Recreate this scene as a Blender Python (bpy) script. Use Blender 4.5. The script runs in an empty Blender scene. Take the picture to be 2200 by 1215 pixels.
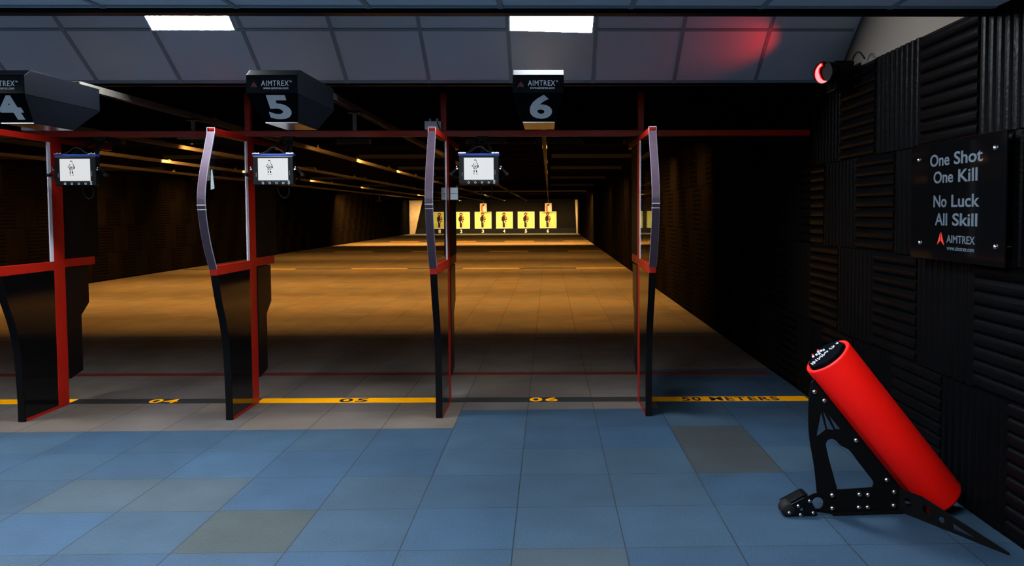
import bpy, math, random
from mathutils import Vector, Matrix

random.seed(7)
scene = bpy.context.scene
COL = scene.collection

# ------------------------------------------------------------------ camera, world, exposure
cam_data = bpy.data.cameras.new('camera')
cam_data.sensor_width = 36.0
cam_data.lens = 36.0 * 1712.64 / 2200.0
cam_data.shift_x = (1100.0 - 1215.392) / 2200.0
cam_data.shift_y = (535.388 - 607.5) / 2200.0
cam_data.clip_start = 0.05
cam_data.clip_end = 200
cam = bpy.data.objects.new('camera', cam_data)
COL.objects.link(cam)
EYE = 1.4865
YAW, PITCH, ROLL = -0.0208, 0.0463, 0.0041
fw = Vector((-math.sin(YAW) * math.cos(PITCH), math.cos(YAW) * math.cos(PITCH), -math.sin(PITCH)))
r0 = Vector((math.cos(YAW), math.sin(YAW), 0))
u0 = r0.cross(fw)
rr = r0 * math.cos(ROLL) - u0 * math.sin(ROLL)
uu = r0 * math.sin(ROLL) + u0 * math.cos(ROLL)
M = Matrix((rr, uu, -fw)).transposed().to_4x4()
M.translation = (0, 0, EYE)
cam.matrix_world = M
scene.camera = cam

world = bpy.data.worlds.new('world')
scene.world = world
world.use_nodes = True
world.node_tree.nodes['Background'].inputs[0].default_value = (0, 0, 0, 1)
world.node_tree.nodes['Background'].inputs[1].default_value = 0.0

vs = scene.view_settings
scene.display_settings.display_device = 'sRGB'
vs.view_transform = 'Standard'
vs.look = 'None'
vs.gamma = 1.0
vs.use_curve_mapping = False
vs.exposure = 0.0

scene.cycles.use_denoising = True
scene.cycles.max_bounces = 8
scene.cycles.diffuse_bounces = 4
scene.cycles.glossy_bounces = 5
scene.cycles.transparent_max_bounces = 16
scene.cycles.sample_clamp_indirect = 4.0
scene.cycles.caustics_reflective = False
scene.cycles.caustics_refractive = False

PANEL_SLOPE = 138.0    # luminous strength of the white panels in the sloping ceiling
PANEL_FLAT = 66.0      # and of the unseen ones added in the flat ceiling
WARM = (1.0, 0.46, 0.10)
PALE = (1.0, 0.74, 0.34)


# ------------------------------------------------------------------ materials
def srgb(r, g, b):
    f = lambda c: (c / 255 / 12.92) if c / 255 <= 0.04045 else ((c / 255 + 0.055) / 1.055) ** 2.4
    return (f(r), f(g), f(b))


def mat(name, color, rough=0.5, metal=0.0, spec=0.5, emit=None, strength=0.0, bump=None, noise=None, coat=0.0):
    m = bpy.data.materials.new(name)
    m.use_nodes = True
    nt = m.node_tree
    p = nt.nodes['Principled BSDF']
    p.inputs['Base Color'].default_value = (*color, 1)
    p.inputs['Roughness'].default_value = rough
    p.inputs['Metallic'].default_value = metal
    p.inputs['Specular IOR Level'].default_value = spec
    p.inputs['Coat Weight'].default_value = coat
    if emit:
        p.inputs['Emission Color'].default_value = (*emit, 1)
        p.inputs['Emission Strength'].default_value = strength
    tc = nt.nodes.new('ShaderNodeTexCoord')
    if noise:                       # (scale, amount): wear and grain of the material itself
        n = nt.nodes.new('ShaderNodeTexNoise')
        n.inputs['Scale'].default_value = noise[0]
        n.inputs['Detail'].default_value = 5
        nt.links.new(tc.outputs['Object'], n.inputs['Vector'])
        mx = nt.nodes.new('ShaderNodeMix')
        mx.data_type = 'RGBA'
        mx.inputs[6].default_value = (*[c * (1 - noise[1]) for c in color], 1)
        mx.inputs[7].default_value = (*[min(1, c * (1 + noise[1])) for c in color], 1)
        nt.links.new(n.outputs['Fac'], mx.inputs[0])
        nt.links.new(mx.outputs[2], p.inputs['Base Color'])
    if bump:                        # (scale, strength)
        n = nt.nodes.new('ShaderNodeTexNoise')
        n.inputs['Scale'].default_value = bump[0]
        n.inputs['Detail'].default_value = 3
        nt.links.new(tc.outputs['Object'], n.inputs['Vector'])
        b = nt.nodes.new('ShaderNodeBump')
        b.inputs['Strength'].default_value = bump[1]
        b.inputs['Distance'].default_value = 0.01
        nt.links.new(n.outputs['Fac'], b.inputs['Height'])
        nt.links.new(b.outputs['Normal'], p.inputs['Normal'])
    return m


def floor_material():
    m = bpy.data.materials.new('rubber_floor_tiles')
    m.use_nodes = True
    nt = m.node_tree
    N, L = nt.nodes, nt.links
    p = N['Principled BSDF']
    p.inputs['Roughness'].default_value = 0.72
    p.inputs['Specular IOR Level'].default_value = 0.25
    at = N.new('ShaderNodeAttribute')
    at.attribute_name = 'tile_tint'
    geo = N.new('ShaderNodeNewGeometry')
    big = N.new('ShaderNodeTexNoise')
    big.inputs['Scale'].default_value = 3.0
    big.inputs['Detail'].default_value = 4
    L.new(geo.outputs['Position'], big.inputs['Vector'])
    fine = N.new('ShaderNodeTexNoise')
    fine.inputs['Scale'].default_value = 260.0
    fine.inputs['Detail'].default_value = 2
    L.new(geo.outputs['Position'], fine.inputs['Vector'])
    speck = N.new('ShaderNodeTexVoronoi')
    speck.inputs['Scale'].default_value = 90.0
    L.new(geo.outputs['Position'], speck.inputs['Vector'])
    a = N.new('ShaderNodeMapRange')
    a.inputs[1].default_value, a.inputs[2].default_value = 0.3, 0.7
    a.inputs[3].default_value, a.inputs[4].default_value = 0.86, 1.12
    L.new(big.outputs['Fac'], a.inputs[0])
    b = N.new('ShaderNodeMapRange')
    b.inputs[1].default_value, b.inputs[2].default_value = 0.25, 0.75
    b.inputs[3].default_value, b.inputs[4].default_value = 0.72, 1.28
    L.new(fine.outputs['Fac'], b.inputs[0])
    ml = N.new('ShaderNodeMath')
    ml.operation = 'MULTIPLY'
    L.new(a.outputs[0], ml.inputs[0])
    L.new(b.outputs[0], ml.inputs[1])
    # seams: distance to the nearest tile edge in x and y
    sx = N.new('ShaderNodeSeparateXYZ')
    L.new(geo.outputs['Position'], sx.inputs[0])

    def edge(out, off, wob):
        s = N.new('ShaderNodeMath'); s.operation = 'SUBTRACT'; s.inputs[1].default_value = off
        L.new(out, s.inputs[0])
        d = N.new('ShaderNodeMath'); d.operation = 'DIVIDE'; d.inputs[1].default_value = 0.5
        L.new(s.outputs[0], d.inputs[0])
        r = N.new('ShaderNodeMath'); r.operation = 'ROUND'
        L.new(d.outputs[0], r.inputs[0])
        q = N.new('ShaderNodeMath'); q.operation = 'SUBTRACT'
        L.new(d.outputs[0], q.inputs[0]); L.new(r.outputs[0], q.inputs[1])
        ab = N.new('ShaderNodeMath'); ab.operation = 'ABSOLUTE'
        L.new(q.outputs[0], ab.inputs[0])
        return ab.outputs[0]
    ex = edge(sx.outputs['X'], -0.168, 0)
    ey = edge(sx.outputs['Y'], 3.467, 0)
    e1 = N.new('ShaderNodeMath'); e1.operation = 'LESS_THAN'; e1.inputs[1].default_value = 0.0058
    L.new(ex, e1.inputs[0])
    e2 = N.new('ShaderNodeMath'); e2.operation = 'LESS_THAN'; e2.inputs[1].default_value = 0.0042
    L.new(ey, e2.inputs[0])
    em = N.new('ShaderNodeMath'); em.operation = 'MAXIMUM'
    L.new(e1.outputs[0], em.inputs[0]); L.new(e2.outputs[0], em.inputs[1])
    inv = N.new('ShaderNodeMapRange')
    inv.inputs[3].default_value, inv.inputs[4].default_value = 1.0, 0.22
    L.new(em.outputs[0], inv.inputs[0])
    m2 = N.new('ShaderNodeMath'); m2.operation = 'MULTIPLY'
    L.new(ml.outputs[0], m2.inputs[0]); L.new(inv.outputs[0], m2.inputs[1])
    vm = N.new('ShaderNodeVectorMath'); vm.operation = 'SCALE'
    L.new(at.outputs['Color'], vm.inputs[0]); L.new(m2.outputs[0], vm.inputs[3])
    L.new(vm.outputs[0], p.inputs['Base Color'])
    bp = N.new('ShaderNodeBump')
    bp.inputs['Strength'].default_value = 0.35
    bp.inputs['Distance'].default_value = 0.004
    L.new(speck.outputs['Distance'], bp.inputs['Height'])
    L.new(bp.outputs['Normal'], p.inputs['Normal'])
    return m


def glass_material(name, tint, rough=0.02):
    m = bpy.data.materials.new(name)
    m.use_nodes = True
    nt = m.node_tree
    nt.nodes.clear()
    o = nt.nodes.new('ShaderNodeOutputMaterial')
    mx = nt.nodes.new('ShaderNodeMixShader')
    fr = nt.nodes.new('ShaderNodeFresnel')
    fr.inputs[0].default_value = 1.45
    t = nt.nodes.new('ShaderNodeBsdfTransparent')
    t.inputs[0].default_value = (*tint, 1)
    g = nt.nodes.new('ShaderNodeBsdfGlossy')
    g.inputs['Roughness'].default_value = rough
    # mirror only off the outer faces, so that a thin sheet does not reflect inside itself
    geo = nt.nodes.new('ShaderNodeNewGeometry')
    inv = nt.nodes.new('ShaderNodeMath')
    inv.operation = 'SUBTRACT'
    inv.inputs[0].default_value = 1.0
    nt.links.new(geo.outputs['Backfacing'], inv.inputs[1])
    ml = nt.nodes.new('ShaderNodeMath')
    ml.operation = 'MULTIPLY'
    nt.links.new(fr.outputs[0], ml.inputs[0])
    nt.links.new(inv.outputs[0], ml.inputs[1])
    nt.links.new(ml.outputs[0], mx.inputs[0])
    nt.links.new(t.outputs[0], mx.inputs[1])
    nt.links.new(g.outputs[0], mx.inputs[2])
    nt.links.new(mx.outputs[0], o.inputs[0])
    return m


MT = {
    'floor': floor_material(),
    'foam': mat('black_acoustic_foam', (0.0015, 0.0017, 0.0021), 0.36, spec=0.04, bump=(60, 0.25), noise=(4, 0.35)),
    'foam_range': mat('range_toned_foam', (0.0052, 0.0042, 0.0034), 0.8, spec=0.0, noise=(2, 0.4)),  # same black foam, with the range's light put into its tone
    'plaster': mat('beige_plaster', (0.20, 0.165, 0.135), 0.9, spec=0.1, bump=(25, 0.1)),
    'dark_wall': mat('dark_wall', (0.02, 0.02, 0.022), 0.9, spec=0.1),
    'ceil_tile': mat('ceiling_tile', (0.92, 0.82, 0.77), 0.95, spec=0.05, bump=(180, 0.15), noise=(220, 0.05)),
    'ceil_grid': mat('ceiling_grid_bar', (0.40, 0.38, 0.36), 0.6, spec=0.3),
    'black_trim': mat('black_trim', (0.003, 0.003, 0.0035), 0.5, spec=0.2),
    'end_wall': mat('rubber_end_wall', (0.006, 0.004, 0.0026), 0.9, spec=0.15, noise=(3, 0.35)),
    'board': mat('plain_timber_board', (0.55, 0.38, 0.22), 0.8, spec=0.15, noise=(5, 0.25)),
    'red': mat('red_painted_steel', (0.36, 0.009, 0.004), 0.38, spec=0.25, noise=(14, 0.25), bump=(45, 0.12)),
    'gloss_black': mat('gloss_black_panel', (0.0022, 0.0022, 0.0026), 0.07, spec=0.38),
    'satin_black': mat('satin_black_plastic', (0.0022, 0.0023, 0.003), 0.33, spec=0.18),
    'matt_black': mat('matt_black_steel', (0.0018, 0.0018, 0.002), 0.55, spec=0.12),
    'box_metal': mat('black_enamel_sheet', (0.003, 0.0035, 0.005), 0.40, spec=0.012, bump=(9, 0.05)),
    'box_dull': mat('dull_black_sheet', (0.0030, 0.0034, 0.0048), 0.5, spec=0.0),
    'box_base': mat('bright_base_sheet', (0.27, 0.26, 0.28), 0.22, metal=1.0, noise=(12, 0.2)),
    'print_grey': mat('grey_print', (0.48, 0.50, 0.53), 0.6),
    'print_white': mat('white_print', (0.80, 0.84, 0.90), 0.6),
    'print_dull': mat('steel_blue_print', (0.056, 0.076, 0.100), 0.6),
    'emblem_dark': mat('dark_red_print', (0.16, 0.008, 0.008), 0.5),
    'emblem_red': mat('bright_red_print', (0.75, 0.03, 0.015), 0.5),
    'ribbon': mat('mauve_edge_strip', (0.066, 0.042, 0.060), 0.35, spec=0.3, noise=(30, 0.18)),
    'seal': mat('pale_edge_seal', (0.62, 0.60, 0.66), 0.4),
    'edge_line': mat('clear_sheet_edge', (0.26, 0.25, 0.30), 0.3),
    'chrome': mat('bright_steel', (0.75, 0.75, 0.76), 0.22, metal=1.0),
    'zinc': mat('galvanised_steel', (0.17, 0.148, 0.12), 0.55, metal=0.0, spec=0.3, noise=(40, 0.3)),
    'grey_plastic': mat('grey_plastic', (0.62, 0.74, 0.76), 0.45, noise=(60, 0.12)),
    'screen': mat('lit_screen', (0.02, 0.02, 0.02), 0.3, emit=(0.93, 0.94, 0.96), strength=0.74),
    'screen_ink': mat('screen_ink', (0.002, 0.002, 0.004), 0.6, spec=0.1),
    'blue': mat('blue_anodised_strip', (0.01, 0.04, 0.28), 0.35, metal=0.2),
    'foam_red': mat('red_padding', (0.90, 0.006, 0.003), 0.45, spec=0.22, bump=(120, 0.06), noise=(6, 0.1)),
    'rubber': mat('black_rubber', (0.006, 0.006, 0.006), 0.75, spec=0.25),
    'yellow': mat('yellow_line_paint', (1.0, 0.39, 0.002), 0.7, spec=0.0),
    'yellow_dimmed': mat('dimmed_yellow_line_paint', (0.62, 0.40, 0.05), 0.7, spec=0.1, noise=(3, 0.35)),  # far copy of the yellow, colour darkened to offset the strong range light
    'black_line': mat('black_line_paint', (0.006, 0.006, 0.006), 0.7),
    'red_line': mat('dark_red_line_paint', (0.11, 0.008, 0.006), 0.6, noise=(20, 0.25)),
    'cream': mat('cream_card', (0.86, 0.80, 0.52), 0.8, spec=0.1),
    'lime': mat('lime_paper', (0.58, 0.68, 0.22), 0.8, spec=0.1, noise=(3, 0.06)),
    'fig_dark': mat('dark_brown_ink', (0.03, 0.016, 0.014), 0.8, spec=0.1),
    'fig_orange': mat('orange_ink', (0.62, 0.17, 0.03), 0.8, spec=0.1),
    'fig_tan': mat('tan_ink', (0.85, 0.58, 0.22), 0.8, spec=0.1),
    'fig_white': mat('white_ink', (0.92, 0.92, 0.86), 0.8, spec=0.1),
    'paper_pink': mat('pale_paper', (0.80, 0.60, 0.48), 0.85, spec=0.1),
    'glass': glass_material('clear_screen_sheet', (0.90, 0.88, 0.89)),
    'panel_slope': mat('cold_light_diffuser', (0.8, 0.8, 0.8), 0.6, emit=(0.82, 0.91, 1.0), strength=PANEL_SLOPE),
    'panel_flat': mat('added_fill_diffuser', (0.8, 0.8, 0.8), 0.6, emit=(0.80, 0.91, 1.0), strength=PANEL_FLAT),
    'lamp_white': mat('white_enamel', (0.75, 0.75, 0.75), 0.5),
    'housing': mat('brown_lamp_housing', (0.10, 0.075, 0.05), 0.6),
    'red_glow': mat('lit_red_lens', (0.4, 0.0, 0.0), 0.3, emit=(1.0, 0.006, 0.004), strength=1.3),
    'amber_glow': mat('lit_amber_bulb', (0.4, 0.3, 0.1), 0.3, emit=(1.0, 0.62, 0.18), strength=1.5),
    'led_red': mat('red_indicator', (0.7, 0.02, 0.03), 0.4),
}


# ------------------------------------------------------------------ mesh builder
class MB:
    def __init__(s):
        s.v, s.f, s.sm = [], [], []

    def add(s, verts, faces, smooth=False):
        o = len(s.v)
        s.v += [Vector(a) for a in verts]
        s.f += [[i + o for i in f] for f in faces]
        s.sm += [smooth] * len(faces)
        return s

    def box(s, x0, x1, y0, y1, z0, z1):
        v = [(x, y, z) for z in (z0, z1) for y in (y0, y1) for x in (x0, x1)]
        return s.add(v, [(0, 2, 3, 1), (4, 5, 7, 6), (0, 1, 5, 4), (2, 6, 7, 3), (0, 4, 6, 2), (1, 3, 7, 5)])

    def obox(s, c, ax, ay, az, hx, hy, hz):
        c, ax, ay, az = Vector(c), Vector(ax).normalized(), Vector(ay).normalized(), Vector(az).normalized()
        v = [c + ax * (hx * i) + ay * (hy * j) + az * (hz * k) for k in (-1, 1) for j in (-1, 1) for i in (-1, 1)]
        return s.add(v, [(0, 2, 3, 1), (4, 5, 7, 6), (0, 1, 5, 4), (2, 6, 7, 3), (0, 4, 6, 2), (1, 3, 7, 5)])

    def bar(s, a, b, w, h, up=(0, 0, 1)):
        a, b = Vector(a), Vector(b)
        d = (b - a)
        y = d.normalized()
        x = y.cross(Vector(up))
        if x.length < 1e-4:
            x = y.cross(Vector((1, 0, 0)))
        x.normalize()
        z = x.cross(y)
        return s.obox((a + b) / 2, x, y, z, w / 2, d.length / 2, h / 2)

    def loop_prism(s, outer, holes, to3, t0, t1):
        """Flat plate with holes: outline in 2D, to3(u, v, t) -> 3D; filled with a tessellation."""
        from mathutils.geometry import tessellate_polygon, delaunay_2d_cdt
        pts, edges, faces = [], [], []
        loops = [outer] + list(holes)
        for lp in loops:
            o = len(pts)
            pts += [Vector(p) for p in lp]
            n = len(lp)
            edges += [(o + i, o + (i + 1) % n) for i in range(n)]
        def inside(pt, lp):
            c = False
            n = len(lp)
            for i in range(n):
                x0, y0 = lp[i]
                x1, y1 = lp[(i + 1) % n]
                if (y0 > pt[1]) != (y1 > pt[1]) and pt[0] < (x1 - x0) * (pt[1] - y0) / (y1 - y0) + x0:
                    c = not c
            return c
        vo, eo, fo, *_ = delaunay_2d_cdt(pts, edges, [], 0, 1e-7)
        tri = []
        for f in fo:
            c = sum((vo[i] for i in f), Vector((0, 0))) / len(f)
            if inside(c, outer) and not any(inside(c, h) for h in holes):
                tri.append(list(f))
        n = len(vo)
        v3 = [to3(p[0], p[1], t0) for p in vo] + [to3(p[0], p[1], t1) for p in vo]
        fs = [list(reversed(t)) for t in tri] + [[i + n for i in t] for t in tri]
        cnt = {}
        for t in tri:
            for i in range(len(t)):
                a, b = t[i], t[(i + 1) % len(t)]
                cnt[(a, b)] = 1
        for (a, b) in cnt:
            if (b, a) not in cnt:
                fs.append([a, b, b + n, a + n])
        return s.add(v3, fs)

    def plate(s, poly, to3, t0, t1):
        return s.loop_prism(poly, [], to3, t0, t1)

    def cyl(s, a, b, r0, r1=None, n=16, smooth=True, caps=True):
        r1 = r0 if r1 is None else r1
        a, b = Vector(a), Vector(b)
        d = (b - a).normalized()
        x = d.orthogonal().normalized()
        y = d.cross(x)
        ring = lambda c, r: [c + (x * math.cos(t) + y * math.sin(t)) * r for t in [2 * math.pi * i / n for i in range(n)]]
        s.add(ring(a, r0) + ring(b, r1), [(i, (i + 1) % n, n + (i + 1) % n, n + i) for i in range(n)], smooth)
        if caps:
            s.add(ring(a, r0), [list(reversed(range(n)))])
            s.add(ring(b, r1), [list(range(n))])
        return s

    def lathe(s, a, d, prof, n=32, closed=False, smooth=True):
        """prof: list of (radius, distance along d)."""
        a, d = Vector(a), Vector(d).normalized()
        x = d.orthogonal().normalized()
        y = d.cross(x)
        v = []
        for (r, h) in prof:
            v += [a + d * h + (x * math.cos(2 * math.pi * i / n) + y * math.sin(2 * math.pi * i / n)) * r for i in range(n)]
        k = len(prof)
        f = []
        for j in range(k if closed else k - 1):
            j2 = (j + 1) % k
            for i in range(n):
                f.append((j * n + i, j * n + (i + 1) % n, j2 * n + (i + 1) % n, j2 * n + i))
        return s.add(v, f, smooth)

    def tube(s, pts, r, n=8, caps=True):
        pts = [Vector(p) for p in pts]
        v, f = [], []
        x = None
        for i, p in enumerate(pts):
            d = (pts[min(i + 1, len(pts) - 1)] - pts[max(i - 1, 0)]).normalized()
            x = d.orthogonal().normalized() if x is None else (x - d * x.dot(d)).normalized()
            y = d.cross(x)
            v += [p + (x * math.cos(2 * math.pi * k / n) + y * math.sin(2 * math.pi * k / n)) * r for k in range(n)]
        for i in range(len(pts) - 1):
            for k in range(n):
                f.append((i * n + k, i * n + (k + 1) % n, (i + 1) * n + (k + 1) % n, (i + 1) * n + k))
        if caps:
            f.append(list(reversed(range(n))))
            f.append([(len(pts) - 1) * n + k for k in range(n)])
        return s.add(v, f, True)

    def build(s, name, material, parent=None, bevel=0.0, local=False):
        me = bpy.data.meshes.new(name)
        off = Vector((0, 0, 0))
        q = parent
        while q is not None and not local:
            off += q.location
            q = q.parent
        me.from_pydata([tuple(v - off) for v in s.v], [], s.f)
        me.validate()
        for i, p in enumerate(me.polygons):
            if i < len(s.sm):
                p.use_smooth = s.sm[i]
        me.materials.append(MT[material] if isinstance(material, str) else material)
        me.update()
        import bmesh
        bm = bmesh.new()
        bm.from_mesh(me)
        bmesh.ops.recalc_face_normals(bm, faces=bm.faces)
        bm.to_mesh(me)
        bm.free()
        o = bpy.data.objects.new(name, me)
        COL.objects.link(o)
        if parent is not None:
            o.parent = parent
        if bevel:
            b = o.modifiers.new('edge', 'BEVEL')
            b.width = bevel
            b.segments = 2
            b.limit_method = 'ANGLE'
            b.angle_limit = math.radians(40)
        return o


def tag(o, label, cat, group=None, kind=None):
    o['label'] = label
    o['category'] = cat
    if group:
        o['group'] = group
    if kind:
        o['kind'] = kind
    return o


def thing(name, label, cat, loc=(0, 0, 0), group=None):
    o = bpy.data.objects.new(name, None)
    o.empty_display_size = 0.05
    o.location = loc
    COL.objects.link(o)
    return tag(o, label, cat, group)


def struct(o):
    o['kind'] = 'structure'
    return o


def copy_tree(root, loc, label):
    r = root.copy()
    COL.objects.link(r)
    r.location = loc
    r['label'] = label
    for ch in list(root.children):
        c = ch.copy()
        COL.objects.link(c)
        c.parent = r
        for g in list(ch.children):
            d = g.copy()
            COL.objects.link(d)
            d.parent = c
    return r


def text_mb(s, origin, xd, yd, w=None, h=None, bold=0.0, depth=0.0012, spacing=1.0, align='L', mb=None):
    """Lettering as a thin raised mesh: fitted to width w and/or height h, lower-left corner (or centre) at origin."""
    cu = bpy.data.curves.new('lettering', 'FONT')
    cu.body = s
    cu.size = 1.0
    cu.offset = bold
    cu.space_character = spacing
    cu.resolution_u = 4
    cu.fill_mode = 'BOTH'
    ob = bpy.data.objects.new('lettering', cu)
    COL.objects.link(ob)
    bpy.context.view_layer.update()
    dg = bpy.context.evaluated_depsgraph_get()
    me = bpy.data.meshes.new_from_object(ob.evaluated_get(dg))
    vs_ = [v.co.copy() for v in me.vertices]
    fs = [list(p.vertices) for p in me.polygons]
    bpy.data.objects.remove(ob)
    bpy.data.meshes.remove(me)
    bpy.data.curves.remove(cu)
    x0, x1 = min(v.x for v in vs_), max(v.x for v in vs_)
    y0, y1 = min(v.y for v in vs_), max(v.y for v in vs_)
    sx = w / (x1 - x0) if w else None
    sy = h / (y1 - y0) if h else None
    sx = sx or sy
    sy = sy or sx
    xd, yd, origin = Vector(xd), Vector(yd), Vector(origin)
    nd = xd.cross(yd)
    ox = {'L': 0.0, 'C': -0.5 * (x1 - x0) * sx}[align]
    P = lambda v, t: origin + xd * ((v.x - x0) * sx + ox) + yd * ((v.y - y0) * sy) + nd * t
    n = len(vs_)
    v3 = [P(v, depth) for v in vs_] + [P(v, 0) for v in vs_]
    f3 = list(fs) + [[i + n for i in reversed(f)] for f in fs]
    cnt = set()
    for f in fs:
        for i in range(len(f)):
            cnt.add((f[i], f[(i + 1) % len(f)]))
    for (a, b) in cnt:
        if (b, a) not in cnt:
            f3.append([a, a + n, b + n, b])
    mb = mb or MB()
    mb.add(v3, f3)
    return mb


def spline(pts, sub=6):
    """Catmull-Rom through 2D points."""
    out = []
    P = [pts[0]] + list(pts) + [pts[-1]]
    for i in range(1, len(P) - 2):
        for k in range(sub):
            t = k / sub
            q = []
            for c in range(len(P[0])):
                a, b, d, e = P[i - 1][c], P[i][c], P[i + 1][c], P[i + 2][c]
                q.append(0.5 * (2 * b + (d - a) * t + (2 * a - 5 * b + 4 * d - e) * t * t + (3 * b - a - 3 * d + e) * t ** 3))
            out.append(tuple(q))
    out.append(tuple(pts[-1]))
    return out


# ------------------------------------------------------------------ the setting
XL, XR = -9.9, 2.055          # faces of the foam on the side walls
YB, YE = -2.0, 57.3           # wall behind the shooters, end wall
ZC = 2.42                     # black range ceiling and flat tiled ceiling

# floor: one face per rubber tile, each tile dyed its own tint
def build_floor():
    xs = [-0.168 + 0.5 * i for i in range(-21, 6)]
    ys = [3.467 + 0.5 * j for j in range(-12, 110)]
    v = [(x, y, 0) for y in ys for x in xs]
    nx = len(xs)
    f, tint = [], []
    rnd = random.Random(3)
    special = {(-3, 0): 'olive', (2, 2): 'slate', (2, 3): 'slate', (-5, 1): 'pale', (-4, 1): 'pale', (0, -1): 'pale'}
    for j in range(len(ys) - 1):
        for i in range(nx - 1):
            f.append((j * nx + i, j * nx + i + 1, (j + 1) * nx + i + 1, (j + 1) * nx + i))
            ci, rj = i - 21, j - 12          # tile indices counted from the seam at x = -0.168, row edge at y = 3.467
            blue = rj < 4 or (ci >= -1 and rj < 5) or (ci >= 2 and rj < 8)
            k = rnd.uniform(0.88, 1.12)
            if blue:
                w = rnd.uniform(-0.02, 0.02)
                c = (0.026 + w * 0.2, 0.058 + w * 0.15, 0.097 - w * 0.2)
            elif rj < 12:
                w = rnd.uniform(-0.012, 0.012)
                c = (0.180 + w * 0.7, 0.142, 0.120 - w * 0.7)
            else:
                w = rnd.uniform(-0.02, 0.02)
                c = (0.158 + w * 0.5, 0.135, 0.102 - w * 0.5)
                k = rnd.uniform(0.92, 1.08)
            sp = special.get((ci, rj))
            if sp == 'olive':
                c = (0.042, 0.055, 0.056)
            elif sp == 'slate':
                c = (0.034, 0.041, 0.046)
            elif sp == 'pale':
                c = (0.045, 0.068, 0.087)
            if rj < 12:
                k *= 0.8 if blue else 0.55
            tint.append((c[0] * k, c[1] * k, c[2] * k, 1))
    me = bpy.data.meshes.new('floor')
    me.from_pydata(v, [], f)
    a = me.attributes.new('tile_tint', 'FLOAT_COLOR', 'FACE')
    for i, c in enumerate(tint):
        a.data[i].color = c
    me.materials.append(MT['floor'])
    o = bpy.data.objects.new('floor', me)
    COL.objects.link(o)
    struct(o)
    o['label'] = 'square rubber floor tiles in blue and grey, running down the range'


build_floor()


def foam_surface(name, to3, u0, u1, rows, size, off, first_u, material, parity=0, ribs=9, depth=0.022):
    """Chequer of ribbed foam tiles. to3(u, v, d): u along, v across, d out of the wall. rows: list of (v0, v1)."""
    mb = MB()
    prof = [(0.0, 0.0), (0.08, 0.5), (0.2, 0.84), (0.38, 1.0), (0.62, 1.0), (0.8, 0.84), (0.92, 0.5)]
    for r, (v0, v1) in enumerate(rows):
        o = first_u + (off if r % 2 else 0.0)
        k0 = math.floor((u0 - o) / size) - 1
        k = k0
        while o + k * size < u1:
            a, b = max(u0, o + k * size), min(u1, o + (k + 1) * size)
            if b - a > 0.02:
                along = (k + r // 2 + parity + (r % 2) * 0) % 2 == 0      # ribs run along u
                pts = []
                for q in range(ribs):
                    for (t, d) in prof:
                        pts.append(((q + t) / ribs, d * depth))
                pts.append((1.0, 0.0))
                g = 0.003
                V, F = [], []
                for (t, d) in pts:
                    if along:
                        vv = v0 + g + (v1 - v0 - 2 * g) * t
                        V += [to3(a + g, vv, d), to3(b - g, vv, d)]
                    else:
                        uu_ = a + g + (b - a - 2 * g) * t
                        V += [to3(uu_, v0 + g, d), to3(uu_, v1 - g, d)]
                n = len(pts)
                for q in range(n - 1):
                    F.append((2 * q, 2 * q + 1, 2 * q + 3, 2 * q + 2))
                # closing ends
                m5 = len(prof)
                for q in range(ribs):
                    idx = list(range(q * m5, q * m5 + m5 + 1))
                    F.append([2 * i for i in idx])
                    F.append([2 * i + 1 for i in reversed(idx)])
                mb.add(V, F, False)
            k += 1
    return mb


WR = [(2.45 - 0.607 * (i + 1), 2.45 - 0.607 * i) for i in range(4)]
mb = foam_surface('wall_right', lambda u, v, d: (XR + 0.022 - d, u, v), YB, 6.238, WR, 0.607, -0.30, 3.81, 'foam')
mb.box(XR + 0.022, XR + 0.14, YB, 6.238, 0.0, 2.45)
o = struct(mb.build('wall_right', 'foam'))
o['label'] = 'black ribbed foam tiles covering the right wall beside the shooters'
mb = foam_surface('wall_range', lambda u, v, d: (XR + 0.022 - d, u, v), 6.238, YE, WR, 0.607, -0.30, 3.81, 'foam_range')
mb.box(XR + 0.022, XR + 0.14, 6.238, YE, 0.0, 2.45)
o = struct(mb.build('wall_range', 'foam_range'))
o['label'] = 'black ribbed foam tiles on the right wall down the range'
mb = MB().box(XR + 0.02, XR + 0.14, YB, 5.9, 2.451, 3.7)
o = struct(mb.build('wall_upper', 'plaster'))
o['label'] = 'bare beige plaster above the black foam on the right wall'
mb = foam_surface('wall_left', lambda u, v, d: (XL - 0.022 + d, u, v), 5.0, YE, WR, 0.607, -0.30, 3.81, 'foam_range')
mb.box(XL - 0.14, XL - 0.022, YB, YE, 0.0, 3.7)
struct(mb.build('wall_left', 'foam_range'))
struct(MB().box(XL - 0.1, XR + 0.14, YE, YE + 0.1, -0.02, 2.6).build('wall_end', 'end_wall'))
struct(MB().box(XL - 0.1, XR + 0.14, YB - 0.1, YB, -0.02, 3.7).build('wall_back', 'dark_wall'))
# range ceiling: foam tiles facing down
cr = [(XL + 0.607 * i, min(XR, XL + 0.607 * (i + 1))) for i in range(20)]
mb = foam_surface('ceiling', lambda u, v, d: (v, u, ZC + 0.03 - d), 5.83, YE, cr, 0.607, -0.30, 5.83, 'foam_range', depth=0.028)
mb.box(XL, XR, 5.83, YE, ZC + 0.03, ZC + 0.12)
struct(mb.build('ceiling_range', 'foam_range'))

# tiled ceiling over the shooters and the sloping run of tiles behind the black beam
SLO = Vector((0, 5.79, 2.42))
SE = Vector((0, -0.815, 0.579)).normalized()
SN = Vector((0, -0.579, -0.815)).normalized()


def slope(x, s, n=0.0):
    return SLO + Vector((x, 0, 0)) + SE * s + SN * n


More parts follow.
